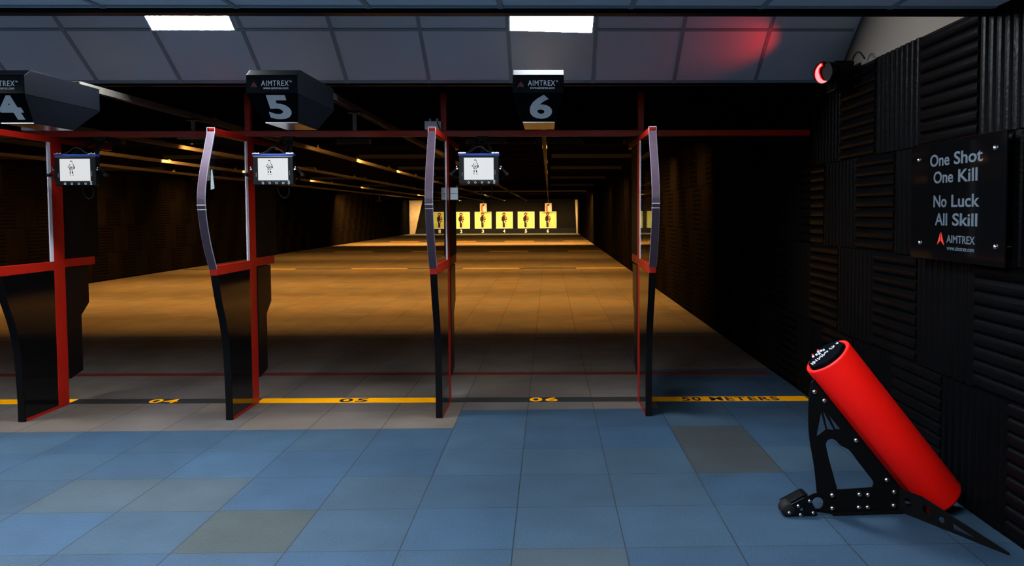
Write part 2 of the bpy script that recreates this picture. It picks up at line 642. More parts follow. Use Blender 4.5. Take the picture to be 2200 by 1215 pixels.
mb = MB().obox((SLO + SE * 0.85) + Vector(((XL + XR) / 2, 0, 0)) - SN * 0.02, (1, 0, 0), SE, SN, (XR - XL) / 2 + 0.02, 0.85, 0.02)
struct(mb.build('ceiling_slope', 'ceil_tile'))
mb = MB()
for k in range(-17, 5):
    x = -0.267 + 0.5865 * k
    if XL < x < XR:
        mb.obox(slope(x, 0.85, 0.003), (1, 0, 0), SE, SN, 0.012, 0.85, 0.0035)
for s_ in (0.012, 0.494, 1.094):
    mb.obox(slope((XL + XR) / 2, s_, 0.0025), (1, 0, 0), SE, SN, (XR - XL) / 2, 0.011, 0.003)
struct(mb.build('trim_1', 'ceil_grid'))
mb = MB().box(XL, XR, YB, 3.70, ZC, ZC + 0.04)
struct(mb.build('ceiling_flat', 'ceil_tile'))
mb = MB()
for k in range(-17, 4):
    x = 0.381 + 0.597 * k
    if XL < x < XR:
        mb.box(x - 0.012, x + 0.012, YB, 3.69, ZC - 0.006, ZC)
for k in range(0, 10):
    y = 3.66 - 0.597 * k
    mb.box(XL, XR, y - 0.012, y + 0.012, ZC - 0.005, ZC - 0.0001)
struct(mb.build('trim_2', 'ceil_grid'))
mb = MB().box(XL, XR, 3.70, 3.76, 2.398, 3.52)
struct(mb.build('trim_3', 'black_trim'))['label'] = 'long black beam edge where the flat ceiling ends'
struct(MB().box(XL, XR, 3.76, 4.47, 3.45, 3.52).build('ceiling_pit', 'dark_wall'))
# dark fascia where the slope meets the range ceiling
struct(MB().box(XL, XR, 5.795, 5.83, 2.40, 2.55).build('trim_4', 'black_trim'))
# kickboard at the foot of the end wall, batten across the range ceiling
struct(MB().box(XL, XR, YE - 0.06, YE - 0.001, 0.0, 0.36).build('baseboard_end', 'black_trim'))
struct(MB().box(-3.2, 1.6, 33.9, 34.0, 2.37, 2.418).build('trim_5', 'zinc'))

# ------------------------------------------------------------------ light fittings
def ceiling_panel(label, x0, x1, s0, s1, tilt):
    c = slope((x0 + x1) / 2, (s0 + s1) / 2, 0.008)
    t = thing('ceiling_light', label, 'light', c, 'light panels in the sloping ceiling')
    R = Matrix.Rotation(tilt, 4, SN)
    ax, ay = R @ Vector((1, 0, 0)), R @ SE
    hw, hl = (x1 - x0) / 2, (s1 - s0) / 2
    MB().obox(c + SN * 0.001, ax, ay, SN, hw - 0.012, hl - 0.012, 0.004).build('diffuser', 'panel_slope', t)
    f = MB()
    for sgn in (-1, 1):
        f.obox(c + ax * (hw - 0.006) * sgn, ax, ay, SN, 0.006, hl, 0.008)
        f.obox(c + ay * (hl - 0.006) * sgn, ax, ay, SN, hw - 0.012, 0.006, 0.008)
    f.build('frame', 'lamp_white', t)


ceiling_panel('square white light panel in the sloping ceiling above the 4 and 5 boxes', -2.62, -2.06, 0.49, 1.06, 0.0)
ceiling_panel('square white light panel in the sloping ceiling above the number 6 box', -0.255, 0.314, 0.478, 1.05, -0.035)
ceiling_panel('square white light panel in the sloping ceiling left of the number 4 box', -4.97, -4.41, 0.49, 1.06, 0.0)

for (x, y, word) in [(-4.69, 2.168, 'first of the front row'), (-2.9, 2.168, 'second of the front row'),
                     (-1.11, 2.168, 'third of the front row'), (0.68, 2.168, 'fourth of the front row'),
                     (-3.5, 0.377, 'left one of the rear row'), (-0.5, 0.377, 'right one of the rear row')]:  # unseen panels, added to light the near floor and booth fronts
    t = thing('ceiling_light', 'unseen added light panel in the flat tiled ceiling, %s' % word, 'light', (x, y, ZC - 0.01),
              'added light panels in the flat ceiling')
    MB().box(x - 0.285, x + 0.285, y - 0.285, y + 0.285, ZC - 0.016, ZC - 0.008).build('diffuser', 'panel_flat', t)
    f = MB()
    f.box(x - 0.297, x - 0.285, y - 0.297, y + 0.297, ZC - 0.02, ZC - 0.001).box(x + 0.285, x + 0.297, y - 0.297, y + 0.297, ZC - 0.02, ZC - 0.001)
    f.box(x - 0.285, x + 0.285, y - 0.297, y - 0.285, ZC - 0.02, ZC - 0.001).box(x - 0.285, x + 0.285, y + 0.285, y + 0.297, ZC - 0.02, ZC - 0.001)
    f.build('frame', 'lamp_white', t)

warm_mats = {}


def one_sided_emitter(name, colour, strength):
    m = bpy.data.materials.new(name)
    m.use_nodes = True
    nt = m.node_tree
    p = nt.nodes['Principled BSDF']
    p.inputs['Base Color'].default_value = (0.6, 0.55, 0.45, 1)
    p.inputs['Emission Color'].default_value = (*colour, 1)
    g = nt.nodes.new('ShaderNodeNewGeometry')
    k = nt.nodes.new('ShaderNodeMapRange')
    k.inputs[3].default_value, k.inputs[4].default_value = strength, 0.0
    nt.links.new(g.outputs['Backfacing'], k.inputs[0])
    nt.links.new(k.outputs[0], p.inputs['Emission Strength'])
    return m


def range_lamp(x, y, w, strength, label, group, tilt=0.35, colour=WARM):
    """Shallow trough lamp under the range ceiling, open towards the targets and the floor beyond it."""
    key = (round(strength, 2), colour)
    if key not in warm_mats:
        warm_mats[key] = one_sided_emitter('warm_lamp_tube_%d' % len(warm_mats), colour, strength)
    t = thing('trough_lamp', label, 'light', (x, y, ZC), group)
    h = MB()
    h.box(x - w / 2, x + w / 2, y - 0.01, y, 2.350, 2.410)           # back, towards the shooters
    h.box(x - w / 2, x + w / 2, y, y + 0.10, 2.402, 2.410)           # top
    h.box(x - w / 2, x + w / 2, y + 0.10, y + 0.108, 2.368, 2.410)   # lip that keeps light off the ceiling
    for sx in (-1, 1):
        h.box(x + sx * w / 2 - 0.005, x + sx * w / 2 + 0.005, y, y + 0.10, 2.355, 2.402)
        h.box(x + sx * w * 0.35 - 0.01, x + sx * w * 0.35 + 0.01, y + 0.04, y + 0.06, 2.410, ZC + 0.03)
    h.build('housing', 'housing' if y < 11 else 'rubber', t)
    n = Vector((0, math.cos(tilt), -math.sin(tilt)))
    e = Vector((0, n.z, -n.y)) * 0.02
    c, hx = Vector((x, y + 0.03, 2.378)), Vector((w / 2 - 0.02, 0, 0))
    # shallow wedge: only the open face towards the range glows
    tb = MB().add([c - hx - e, c + hx - e, c + hx + e, c - hx + e, c - hx - n * 0.012, c + hx - n * 0.012],
                  [(0, 1, 2, 3), (4, 0, 3), (5, 2, 1), (4, 5, 1, 0), (3, 2, 5, 4)]).build('tube', warm_mats[key], t)
    tb.data.materials.append(MT['lamp_white'])
    for pol in tb.data.polygons:
        pol.material_index = 0 if pol.normal.dot(n) > 0.9 else 1


for (x, w, word) in [(-8.3, 1.1, 'furthest left'), (-5.55, 0.55, 'left of the number 4 monitor'), (-4.0, 0.9, 'between the number 3 and 4 rails'),
                     (-2.43, 0.40, 'between the number 4 and 5 rails'), (-0.78, 0.5, 'above the number 6 monitor'), (0.13, 0.6, 'over the number 6 rail'),
                     (1.15, 0.4, 'nearest the right wall')]:
    range_lamp(x, 10.0, w, 740 if w > 0.7 else 940, 'brown trough lamp under the range ceiling, %s' % word, 'trough lamps of the front row', tilt=0.15)
for (x, word) in [(-8.35, 'far left'), (-5.35, 'centre left'), (-2.3, 'centre right'), (0.75, 'far right')]:
    for y, st, row in ((12.7, 880, 'second'), (16.0, 800, 'third'), (20.5, 720, 'fourth'), (26.0, 390, 'fifth')):
        range_lamp(x, y, 1.4, st, 'added trough lamp under the range ceiling, %s one of the %s row' % (word, row), 'added trough lamps of the %s row' % row, tilt=0.5)  # rows added to carry the floor's brightness down the range
    range_lamp(x, 37.2, 1.4, 3000, 'trough lamp under the range ceiling, %s one of the sixth row' % word, 'trough lamps of the sixth row', tilt=0.5)
    range_lamp(x, 54.3, 1.4, 900, 'trough lamp close to the targets, %s one of the last row' % word, 'trough lamps lighting the targets', tilt=0.6, colour=PALE)

# ------------------------------------------------------------------ markings on the floor
def line_y(y, slope_, x):
    return y + slope_ * x


def strip(mb, x0, x1, yc, w, sl, z=0.0015):
    v = []
    for zz in (0.0003, z):
        v += [(x0, yc + sl * x0 - w / 2, zz), (x1, yc + sl * x1 - w / 2, zz), (x1, yc + sl * x1 + w / 2, zz), (x0, yc + sl * x0 + w / 2, zz)]
    mb.add(v, [(3, 2, 1, 0), (4, 5, 6, 7), (0, 1, 5, 4), (1, 2, 6, 5), (2, 3, 7, 6), (3, 0, 4, 7)])
    return mb


SEG = [(-5.30, -3.793, 'yellow', '03'), (-3.793, -2.31, 'black_line', '04'), (-2.31, -0.80, 'yellow', '05'), (-0.80, 0.722, 'black_line', '06'),
       (0.722, 2.05, 'yellow', '50 METERS')]
for (x0, x1, m, txt) in SEG:
    colr = 'yellow' if m == 'yellow' else 'black'
    inkname = 'black' if m == 'yellow' else 'yellow'
    sl = -0.020
    yc = 6.285
    t = thing('floor_line', {'03': 'yellow firing line strip at the far left edge, left of the 04 strip'}.get(txt, '%s firing line strip on the floor lettered %s in %s' % (colr, txt, inkname)),
              'floor marking', ((x0 + x1) / 2, yc + sl * (x0 + x1) / 2, 0), 'firing line strips')
    strip(MB(), x0, x1, yc, 0.155, sl).build('strip', m, t)
    cx = {'03': -4.55, '04': -3.07, '05': -1.56, '06': -0.05, '50 METERS': 1.435}[txt]
    w = 0.77 if 'M' in txt else 0.225
    text_mb(txt, (cx, yc + sl * cx - 0.062, 0.0015), Vector((1, sl, 0)), (0, 1, 0), w=w, h=0.124, bold=0.02, depth=0.0008, spacing=1.15, align='C').build(
        'lettering', 'yellow' if m != 'yellow' else 'black_line', t)
t = tag(strip(MB(), XL, 2.03, 7.315, 0.125, -0.026).build('floor_line', 'red_line'), 'thin dark red stripe across the floor just beyond the booths', 'floor marking')


def far_line(y, w, label, txt):
    t = thing('floor_line', label, 'floor marking', (-0.8, y, 0), 'distance stripes down the range')
    xs = [-9.8, -8.3, -6.8, -5.3, -3.80, -2.31, -0.80, 0.722, 2.04]
    for i in range(len(xs) - 1):
        strip(MB(), xs[i], xs[i + 1], y, w, -0.028).build('tape_segment', 'black_line' if i % 2 == 0 and i < 7 else 'yellow_dimmed', t)
    if txt:
        text_mb(txt, (1.4, y - 0.028 * 1.4 - w * 0.38, 0.0016), (1, -0.028, 0), (0, 1, 0), w=0.75, h=w * 0.76, bold=0.02, depth=0.001, align='C').build('lettering', 'black_line', t)


far_line(21.3, 0.20, 'yellow and black distance stripe across the range, nearest of the far stripes', None)
far_line(30.7, 0.45, 'yellow and black distance stripe across the range, second of the far stripes', None)
far_line(41.5, 0.5, 'yellow and black distance stripe across the range, third of the far stripes', None)

# ------------------------------------------------------------------ red beam over the booths
t = thing('crossbeam', 'long red steel beam running across all the shooting booths', 'beam', (-3.9, 6.25, 2.1))
MB().box(XL + 0.04, XR - 0.01, 6.227, 6.273, 2.079, 2.125).build('beam', 'red', t, bevel=0.003)
for x in (-3.815, -2.318, -0.812, 0.72):
    p = MB().box(x - 0.023, x + 0.023, 6.227, 6.273, 2.125, 2.415).build('hanger_post', 'red', t, bevel=0.003)
    MB().box(x - 0.05, x - 0.023, 6.227, 6.232, 2.36, 2.40).build('bracket', 'satin_black', p)
    MB().box(x + 0.023, x + 0.05, 6.227, 6.232, 2.36, 2.40).build('bracket', 'satin_black', p)

# ------------------------------------------------------------------ booth dividers
FRONT = spline([(y + 0.07, z) for y, z in [(5.47, 2.05), (5.41, 1.92), (5.345, 1.79), (5.303, 1.67), (5.288, 1.56), (5.313, 1.42), (5.365, 1.27), (5.45, 1.105)]], 5)
FRONT_LOW = spline([(y + 0.065, z) for y, z in [(5.455, 1.105), (5.53, 0.873), (5.60, 0.70), (5.645, 0.50), (5.668, 0.20), (5.67, 0.0)]], 5)


def booth_divider(label, side):
    t = thing('booth_divider', label, 'booth divider', (0, 0, 0), 'booth dividers')
    W = 0.025
    X3 = lambda u, v, d: (d, u, v)
    lo, hi = sorted((side * 0.011, side * 0.0238))
    MB().box(lo, hi, 6.135, 6.273, 0.0, 2.076).build('post', 'red', t, bevel=0.003)
    MB().box(-0.022, 0.022, 5.55, 6.134, 2.033, 2.076).box(-0.022, 0.022, 6.273, 7.0, 2.033, 2.076).build('top_rail', 'red', t, bevel=0.003)
    MB().box(-0.0245, 0.0245, 5.522, 6.134, 1.062, 1.128).box(-0.0245, 0.0245, 6.273, 6.68, 1.075, 1.14).build('middle_rail', 'red', t, bevel=0.003)
    MB().box(-0.024, 0.024, 5.757, 6.134, 0.0, 0.022).build('bottom_rail', 'red', t)
    # curved edge strip closing the front of the two clear sheets
    inner = [(y + 0.012, z) for (y, z) in FRONT]
    MB().loop_prism(list(FRONT) + list(reversed(inner)), [], X3, -W, W).build('edge_strip', 'ribbon', t)
    for (y, z) in ((5.3785, 1.545), (5.386, 1.515)):
        MB().box(-W - 0.002, W + 0.002, y - 0.026, y - 0.008, z - 0.0025, z + 0.0025).build('joint_band', 'seal', t)
    MB().box(-W - 0.002, -W, 5.536, 5.544, 2.04, 2.079).box(W, W + 0.002, 5.536, 5.544, 2.04, 2.079).box(-W - 0.002, W + 0.002, 5.536, 5.544, 2.0765, 2.079).build('end_cap', 'seal', t)
    for sx in (-1, 1):
        x_in, x_out = sx * (W - 0.0001), sx * (W + 0.0015)
        MB().loop_prism([(y - 0.0008, z) for (y, z) in FRONT] + list(reversed([(y + 0.010, z) for (y, z) in FRONT])), [], X3, min(x_in, x_out), max(x_in, x_out)).build('sheet_edge', 'edge_line', t)
    edge = [(y + 0.013, min(z, 2.032)) for (y, z) in FRONT if z > 1.135] + [(5.522, 1.13)]
    poly = [(5.561, 2.032)] + [e for e in edge if e[1] < 2.03] + [(6.134, 1.13), (6.134, 2.032)]
    MB().plate(poly, X3, side * 0.019 - 0.003, side * 0.019 + 0.003).build('clear_sheet', 'glass', t)
    MB().box(side * 0.019 - 0.0045, side * 0.019 + 0.0045, 6.098, 6.1345, 1.13, 2.032).build('edge_seal', 'seal', t)
    fl = [(5.537, 1.061)] + [(y, max(z, 0.001)) for (y, z) in FRONT_LOW if z < 1.06]
    low = [(y + 0.012, z) for (y, z) in fl]
    MB().plate(fl + list(reversed([(y + 0.0115, z) for (y, z) in fl])), X3, -0.0235, 0.0235).build('front_edge', 'matt_black', t)
    MB().plate(low + [(5.756, 0.001), (5.756, 0.0225), (6.134, 0.0225), (6.134, 1.061)], X3, -0.0225, 0.0225).build('lower_panel', 'gloss_black', t)
    MB().box(-0.02, 0.02, 6.274, 6.75, 1.141, 2.032).build('rear_upper_panel', 'matt_black', t)
    MB().plate([(6.274, 1.07), (6.57, 1.07), (6.57, 0.77), (6.46, 0.68), (6.46, 0.235), (6.30, 0.20), (6.274, 0.20)], X3, -0.03, 0.03).build('rear_lower_panel', 'satin_black', t, bevel=0.004)
    return t


first = booth_divider('red framed booth divider between the 03 and 04 floor strips, cut by the left edge', 1)
first.location = (-3.79, 0, 0)
copy_tree(first, (-2.312, 0, 0), 'red framed booth divider between the 04 and 05 floor strips')
copy_tree(first, (-0.803, 0, 0), 'red framed booth divider between the 05 and 06 floor strips')
last = booth_divider('red framed booth divider between the 06 and 50 METERS floor strips', -1)
last.location = (0.72, 0, 0)

# pale tag hung on the divider between lanes 4 and 5
tag(MB().plate([(0, 0), (0.06, 0.01), (0.03, 0.14), (0.012, 0.13)], lambda u, v, d: (-2.2895 + d, 5.46 + u, 1.65 + v), 0, 0.0015).build('paper_tag', 'grey_plastic'),
    'pale green paper tag stuck on the booth divider beside the number 5 monitor', 'tag')

# ------------------------------------------------------------------ switch and junction boxes
t = thing('light_switch', 'pale double rocker switch fixed to the divider left of the number 6 monitor', 'switch', (-0.75, 6.33, 1.595))
MB().box(-0.779, -0.712, 6.31, 6.37, 1.585, 1.69).build('back_box', 'satin_black', t)
MB().box(-0.776, -0.716, 6.303, 6.3101, 1.59, 1.636).build('rocker', 'grey_plastic', t, bevel=0.002)
MB().box(-0.776, -0.716, 6.303, 6.3101, 1.639, 1.685).build('rocker', 'grey_plastic', t, bevel=0.002)
for (x, word) in [(-0.888, 'left of the number 6 monitor'), (-3.94, 'below the number 4 box')]:
    t = thing('junction_box', 'small grey junction box at the red beam %s' % word, 'junction box', (x, 6.25, 2.125), 'junction boxes on the beam')
    MB().box(x - 0.062, x + 0.062, 6.168, 6.2262, 2.1255, 2.19).build('case', 'grey_plastic', t, bevel=0.003)
    for dx in (-0.024, 0.03):
        MB().cyl((x + dx, 6.2, 2.19), (x + dx, 6.2, 2.212), 0.0085, n=12).build('cable_gland', 'seal', t)
    MB().tube([(x + 0.035, 6.166, 2.185), (x + 0.04, 6.158, 2.165), (x + 0.05, 6.158, 2.14), (x + 0.058, 6.164, 2.128)], 0.004).build('cable', 'rubber', t)

# ------------------------------------------------------------------ monitors under the beam
def figure(mb_dark, px, pz, h, P, t0, t1):
    """Blocky soldier figure broken up by hard light, drawn on the screen: px, pz = centre of the feet."""
    def q(pts):
        mb_dark.plate([(px + a * h, pz + b * h) for a, b in pts], P, t0, t1)
    q([(-0.09, 0.90), (-0.05, 0.99), (0.03, 1.0), (0.09, 0.95), (0.10, 0.88), (0.05, 0.93), (-0.02, 0.95)])
    q([(0.05, 0.84), (0.09, 0.87), (0.10, 0.80), (0.06, 0.78)])
    q([(-0.16, 0.66), (-0.10, 0.75), (-0.05, 0.77), (-0.09, 0.70), (-0.13, 0.62)])
    q([(0.08, 0.76), (0.16, 0.74), (0.21, 0.66), (0.17, 0.64), (0.13, 0.70)])
    q([(0.12, 0.60), (0.22, 0.62), (0.24, 0.50), (0.18, 0.42), (0.13, 0.46), (0.16, 0.53)])
    q([(-0.24, 0.58), (-0.18, 0.62), (-0.15, 0.56), (-0.19, 0.52)])
    q([(-0.15, 0.50), (-0.07, 0.53), (-0.05, 0.47), (-0.10, 0.44)])
    q([(-0.12, 0.40), (-0.05, 0.41), (-0.02, 0.36), (-0.08, 0.34), (-0.13, 0.36)])
    q([(0.02, 0.39), (0.10, 0.40), (0.10, 0.35), (0.05, 0.33)])
    q([(-0.11, 0.27), (-0.05, 0.29), (-0.05, 0.13), (-0.10, 0.12)])
    q([(0.02, 0.28), (0.11, 0.27), (0.13, 0.15), (0.07, 0.10), (0.05, 0.18)])
    q([(-0.11, 0.06), (-0.06, 0.08), (-0.06, 0.0), (-0.10, 0.0)])
    q([(0.10, 0.06), (0.16, 0.04), (0.13, 0.0), (0.07, 0.01)])
    ring = lambda r: [(px + math.cos(2 * math.pi * i / 20) * r * h, pz + (0.52 * h) + math.sin(2 * math.pi * i / 20) * r * h) for i in range(20)]
    mb_dark.plate(ring(0.045), P, t0, t1)
    mb_dark.loop_prism(ring(0.115), [ring(0.09)], P, t0, t1)


def monitor(label):
    t = thing('monitor', label, 'monitor', (0, 5.9, 1.81), 'monitors under the beam')
    P = lambda u, v, d: (u, 5.9 - d, 1.81 + v)
    MB().box(-0.147, 0.147, 5.872, 5.93, 1.695, 1.905).build('case', 'satin_black', t, bevel=0.005, )
    MB().box(-0.108, 0.108, 5.869, 5.8725, 1.729, 1.889).build('screen', 'screen', t)
    fg = MB()
    figure(fg, -0.026, -0.042, 0.108, P, 0.0305, 0.0315)
    fg.build('screen_figure', 'screen_ink', t)
    MB().box(-0.15, 0.15, 5.876, 5.925, 1.9055, 1.921).build('top_strip', 'blue', t, bevel=0.002)
    for sx in (-1, 1):
        c = MB().box(sx * 0.122 - 0.027, sx * 0.122 + 0.027, 5.87, 5.90, 1.921, 1.928)
        for dx in (-0.012, 0.012):
            c.cyl((sx * 0.122 + dx, 5.885, 1.928), (sx * 0.122 + dx, 5.885, 1.934), 0.004, n=10)
        c.build('clip', 'chrome', t)
    arch = spline([(-0.095, 1.924), (-0.06, 1.935), (-0.025, 1.962), (0.0, 1.970), (0.03, 1.962), (0.065, 1.935), (0.10, 1.924)], 5)
    MB().tube([(x, 5.89, z) for x, z in arch], 0.0042).build('carry_cord', 'rubber', t)
    for x in (-0.075, -0.026, 0.023, 0.072):
        MB().lathe((x, 5.8718, 1.7085), (0, -1, 0), [(0.0055, 0), (0.0055, 0.0012), (0.0075, 0.0012), (0.0075, 0)], n=18, closed=True).build('button_ring', 'print_white', t)
    for z in (1.706, 1.721):
        MB().lathe((0.112, 5.8718, z), (0, -1, 0), [(0.0048, 0), (0.0048, 0.0012), (0.0066, 0.0012), (0.0066, 0)], n=18, closed=True).build('button_ring', 'print_white', t)
    for (x, w) in ((-0.092, 0.026), (-0.05, 0.034), (-0.006, 0.028), (0.03, 0.018), (0.056, 0.010), (0.08, 0.018)):
        MB().box(x, x + w, 5.8709, 5.8719, 1.7205, 1.7235).build('legend_mark', 'print_dull', t)
    MB().box(0.124, 0.128, 5.8709, 5.8719, 1.712, 1.716).build('legend_mark', 'print_dull', t)
    MB().box(-0.125, -0.119, 5.8705, 5.8719, 1.755, 1.785).build('side_key', 'print_dull', t)
    MB().box(0.115, 0.121, 5.8705, 5.8719, 1.765, 1.80).build('side_key', 'print_dull', t)
    # bracket from the beam down to the back of the case
    b = MB()
    b.box(-0.045, 0.045, 6.20, 6.29, 2.045, 2.078)
    b.bar((-0.03, 6.22, 2.06), (-0.10, 5.94, 1.90), 0.022, 0.012)
    b.bar((0.03, 6.22, 2.06), (0.10, 5.94, 1.90), 0.022, 0.012)
    b.bar((0.0, 6.24, 2.05), (0.012, 5.95, 1.82), 0.03, 0.018)
    b.box(-0.11, 0.11, 5.93, 5.95, 1.76, 1.91)
    b.build('bracket', 'matt_black', t)
    for sx in (-1, 1):
        a = MB()
        a.bar((sx * 0.145, 5.915, 1.835), (sx * 0.212, 5.90, 1.765), 0.012, 0.014)
        a.cyl((sx * 0.205, 5.88, 1.772), (sx * 0.205, 5.92, 1.772), 0.012, n=12)
        a.bar((sx * 0.205, 5.90, 1.77), (sx * 0.16, 5.93, 1.73), 0.012, 0.012)
        a.build('side_arm', 'satin_black', t)
        MB().cyl((sx * 0.158, 5.868, 1.81), (sx * 0.158, 5.90, 1.81), 0.006, n=10).build('knob', 'chrome', t)
        MB().cyl((sx * 0.162, 5.868, 1.825), (sx * 0.162, 5.9, 1.825), 0.004, n=10).build('knob', 'chrome', t)
    cb = spline([(0.08, 5.93, 1.70), (0.095, 5.93, 1.66), (0.085, 5.935, 1.62), (0.055, 5.94, 1.60), (0.02, 5.945, 1.63), (0.0, 5.945, 1.70)], 5)
    MB().tube(cb, 0.005).build('cable', 'rubber', t)
    return t


m0 = monitor('lit monitor hanging under the beam behind the number 6 box')
m0.location = (-0.512, 5.9, 1.81)
copy_tree(m0, (-2.008, 5.9, 1.81), 'lit monitor hanging under the beam below the number 5 box')
copy_tree(m0, (-3.432, 5.9, 1.81), 'lit monitor hanging under the beam below the number 4 box')

# ------------------------------------------------------------------ numbered carrier boxes
def emblem_striped(mb, P, cx, z, w, h, t0, t1):
    for k, (a, b) in enumerate([(-0.5, -0.26), (-0.15, 0.15), (0.26, 0.5)]):
        tl, tr = a * 0.16, b * 0.16
        zt = {0: 0.72, 1: 1.0, 2: 0.72}[k]
        zb = {0: 0.0, 1: 0.12, 2: 0.0}[k]
        s_ = 1 - zt * 0.84
        mb.plate([(cx + a * w, z + zb * h), (cx + b * w * (0.9 if k != 1 else 1), z + 0.16 * h), (cx + b * w * s_, z + zt * h), (cx + a * w * s_, z + zt * h)], P, t0, t1)


def carrier_box(x, num, label):
    y0, yr = 4.5, 5.24
    t = thing('carrier_box', label, 'carrier box', (x, y0, 2.15), 'numbered boxes over the booths')
    hw = 0.143
    zt, zc, zm = 2.292, 2.254, 2.150
    def loft(rings, name, material, bev):
        V = []
        for (z, a, b_, w) in rings:
            V += [(x - w, a, z), (x + w, a, z), (x + w, b_, z), (x - w, b_, z)]
        n = len(rings)
        F = [(3, 2, 1, 0)]
        for k in range(n - 1):
            for i in range(4):
                F.append((k * 4 + i, k * 4 + (i + 1) % 4, k * 4 + 4 + (i + 1) % 4, k * 4 + 4 + i))
        F.append(tuple(n * 4 - 4 + i for i in range(4)))
        MB().add(V, F).build(name, material, t, bevel=bev)
    loft([(2.292, 4.556, yr, hw), (2.254, 4.5, yr, hw), (zm + 0.001, 4.5, yr, hw)], 'cover', 'box_metal', 0.003)
    loft([(zm, 4.5, yr, hw), (2.012, 4.645, 5.04, 0.095)], 'hopper', 'box_dull', 0.0)
    b = MB()
    b.box(x - 0.092, x + 0.092, 4.65, 5.035, 2.006, 2.0118)
    b.build('base_plate', 'box_base', t)
    # glossy header sheet with the lettering
    MB().box(x - hw + 0.004, x + hw - 0.004, 4.495, 4.4999, 2.156, 2.25).build('header_sheet', 'gloss_black', t)
    tx = text_mb('AIMTREX', (x - 0.058, 4.4949, 2.194), (1, 0, 0), (0, 0, 1), w=0.152, h=0.030, bold=0.004, spacing=1.12)
    text_mb('TM', (x + 0.097, 4.4949, 2.214), (1, 0, 0), (0, 0, 1), w=0.013, h=0.009, bold=0.02, mb=tx)
    text_mb('www.aimtrex.com', (x - 0.047, 4.4949, 2.176), (1, 0, 0), (0, 0, 1), w=0.138, h=0.014, bold=0.0, mb=tx)
    tx.build('lettering', 'print_white', t)
    em = MB()
    emblem_striped(em, lambda u, v, d: (u, 4.4949 - d, v), x - 0.098, 2.184, 0.038, 0.036, 0, 0.001)
    em.build('emblem', 'emblem_dark', t)
    # number on the raked lower front
    yd = Vector((0, 4.5 - 4.645, zm - 2.012)).normalized()
    nrm = Vector((1, 0, 0)).cross(yd)
    base = Vector((x + 0.013, 4.645, 2.012)) + yd * 0.022 + nrm * 0.0005
    text_mb(num, base, (1, 0, 0), yd, w=0.128, h=0.172, bold=0.035, depth=0.0012, align='C').build('number', 'print_grey', t)
    return t


carrier_box(-3.035, '4', 'black carrier box marked 4 hanging over the booths')
carrier_box(-1.535, '5', 'black carrier box marked 5 hanging over the booths')
carrier_box(-0.056, '6', 'black carrier box marked 6 hanging over the booths')

# ------------------------------------------------------------------ target rails
LANE = {6: -0.05, 5: -1.55, 4: -3.05, 3: -4.6, 2: -6.1, 1: -7.6}


def grow(y, k=1.2, end=55):
    o = []
    while y < end:
        o.append(y)
        y *= k
    return o


HANG = {6: [7.6, 10.4, 13.5, 17, 20.5, 24, 28, 32, 36.5, 41, 46, 51], 5: [8.9, 12.2, 16, 20, 23, 26, 29, 32, 35.5, 39, 43, 47, 51], 4: [7.4] + grow(10.66),
        3: [7.0, 9.6, 13.0] + grow(15.86), 2: [7.8, 10.4, 13.0] + grow(15.7), 1: [13.5, 16.4, 20, 24] + grow(28.5)}
hang_mesh = None
for n, x in LANE.items():
    t = thing('target_rail', 'long steel target rail under the range ceiling serving lane %d' % n, 'rail', (x, 30, 2.345), 'target carrier rails')
    y0, y1 = 5.26, 55.8
    MB().box(x - 0.022, x - 0.016, y0, y1, 2.30, 2.34).box(x + 0.016, x + 0.022, y0, y1, 2.30, 2.34).box(x - 0.022, x + 0.022, y0, y1, 2.34, 2.346).build('channel', 'zinc', t)
    for y in HANG[n]:
        if hang_mesh is None:
            h = MB()
            h.box(-0.03, -0.0225, -0.018, 0.018, -0.03, 0.006).box(0.0225, 0.03, -0.018, 0.018, -0.03, 0.006).box(-0.03, 0.03, -0.018, 0.018, 0.0015, 0.010)
            h.cyl((0, 0, 0.010), (0, 0, 0.022), 0.016, 0.009, n=8)
            h.cyl((0, 0, 0.022), (0, 0, 0.046), 0.008, 0.007, n=8)
            hang_mesh = h.build('hanger', 'zinc', t, local=True)
            hang_mesh.location = (0, y - 30, 0)
        else:
            c = hang_mesh.copy()
            COL.objects.link(c)
            c.parent = t
            c.location = (0, y - 30, 0)


def carrier(x, y, drop, label, bar=0.26, w=0.03):
    t = thing('target_carrier', label, 'target carrier', (x, y, 2.3), 'target carriers')
    MB().box(x - w / 2, x + w / 2, y - 0.006, y + 0.006, 2.30 - drop, 2.30).build('drop_arm', 'zinc', t)
    MB().box(x - bar / 2, x + bar / 2, y - 0.02, y + 0.02, 2.30 - drop - 0.012, 2.30 - drop).build('clamp_bar', 'zinc', t)
    MB().box(x - 0.05, x + 0.05, y - 0.05, y + 0.05, 2.285, 2.2999).build('trolley', 'matt_black', t)


carrier(-1.55, 6.45, 0.19, 'empty target carrier parked on the lane 5 rail just behind the beam')
carrier(-3.05, 6.95, 0.16, 'empty target carrier parked on the lane 4 rail just behind the beam')
carrier(-7.6, 36.0, 0.27, 'empty target carrier hanging like an upturned T from the lane 1 rail', bar=0.34, w=0.05)

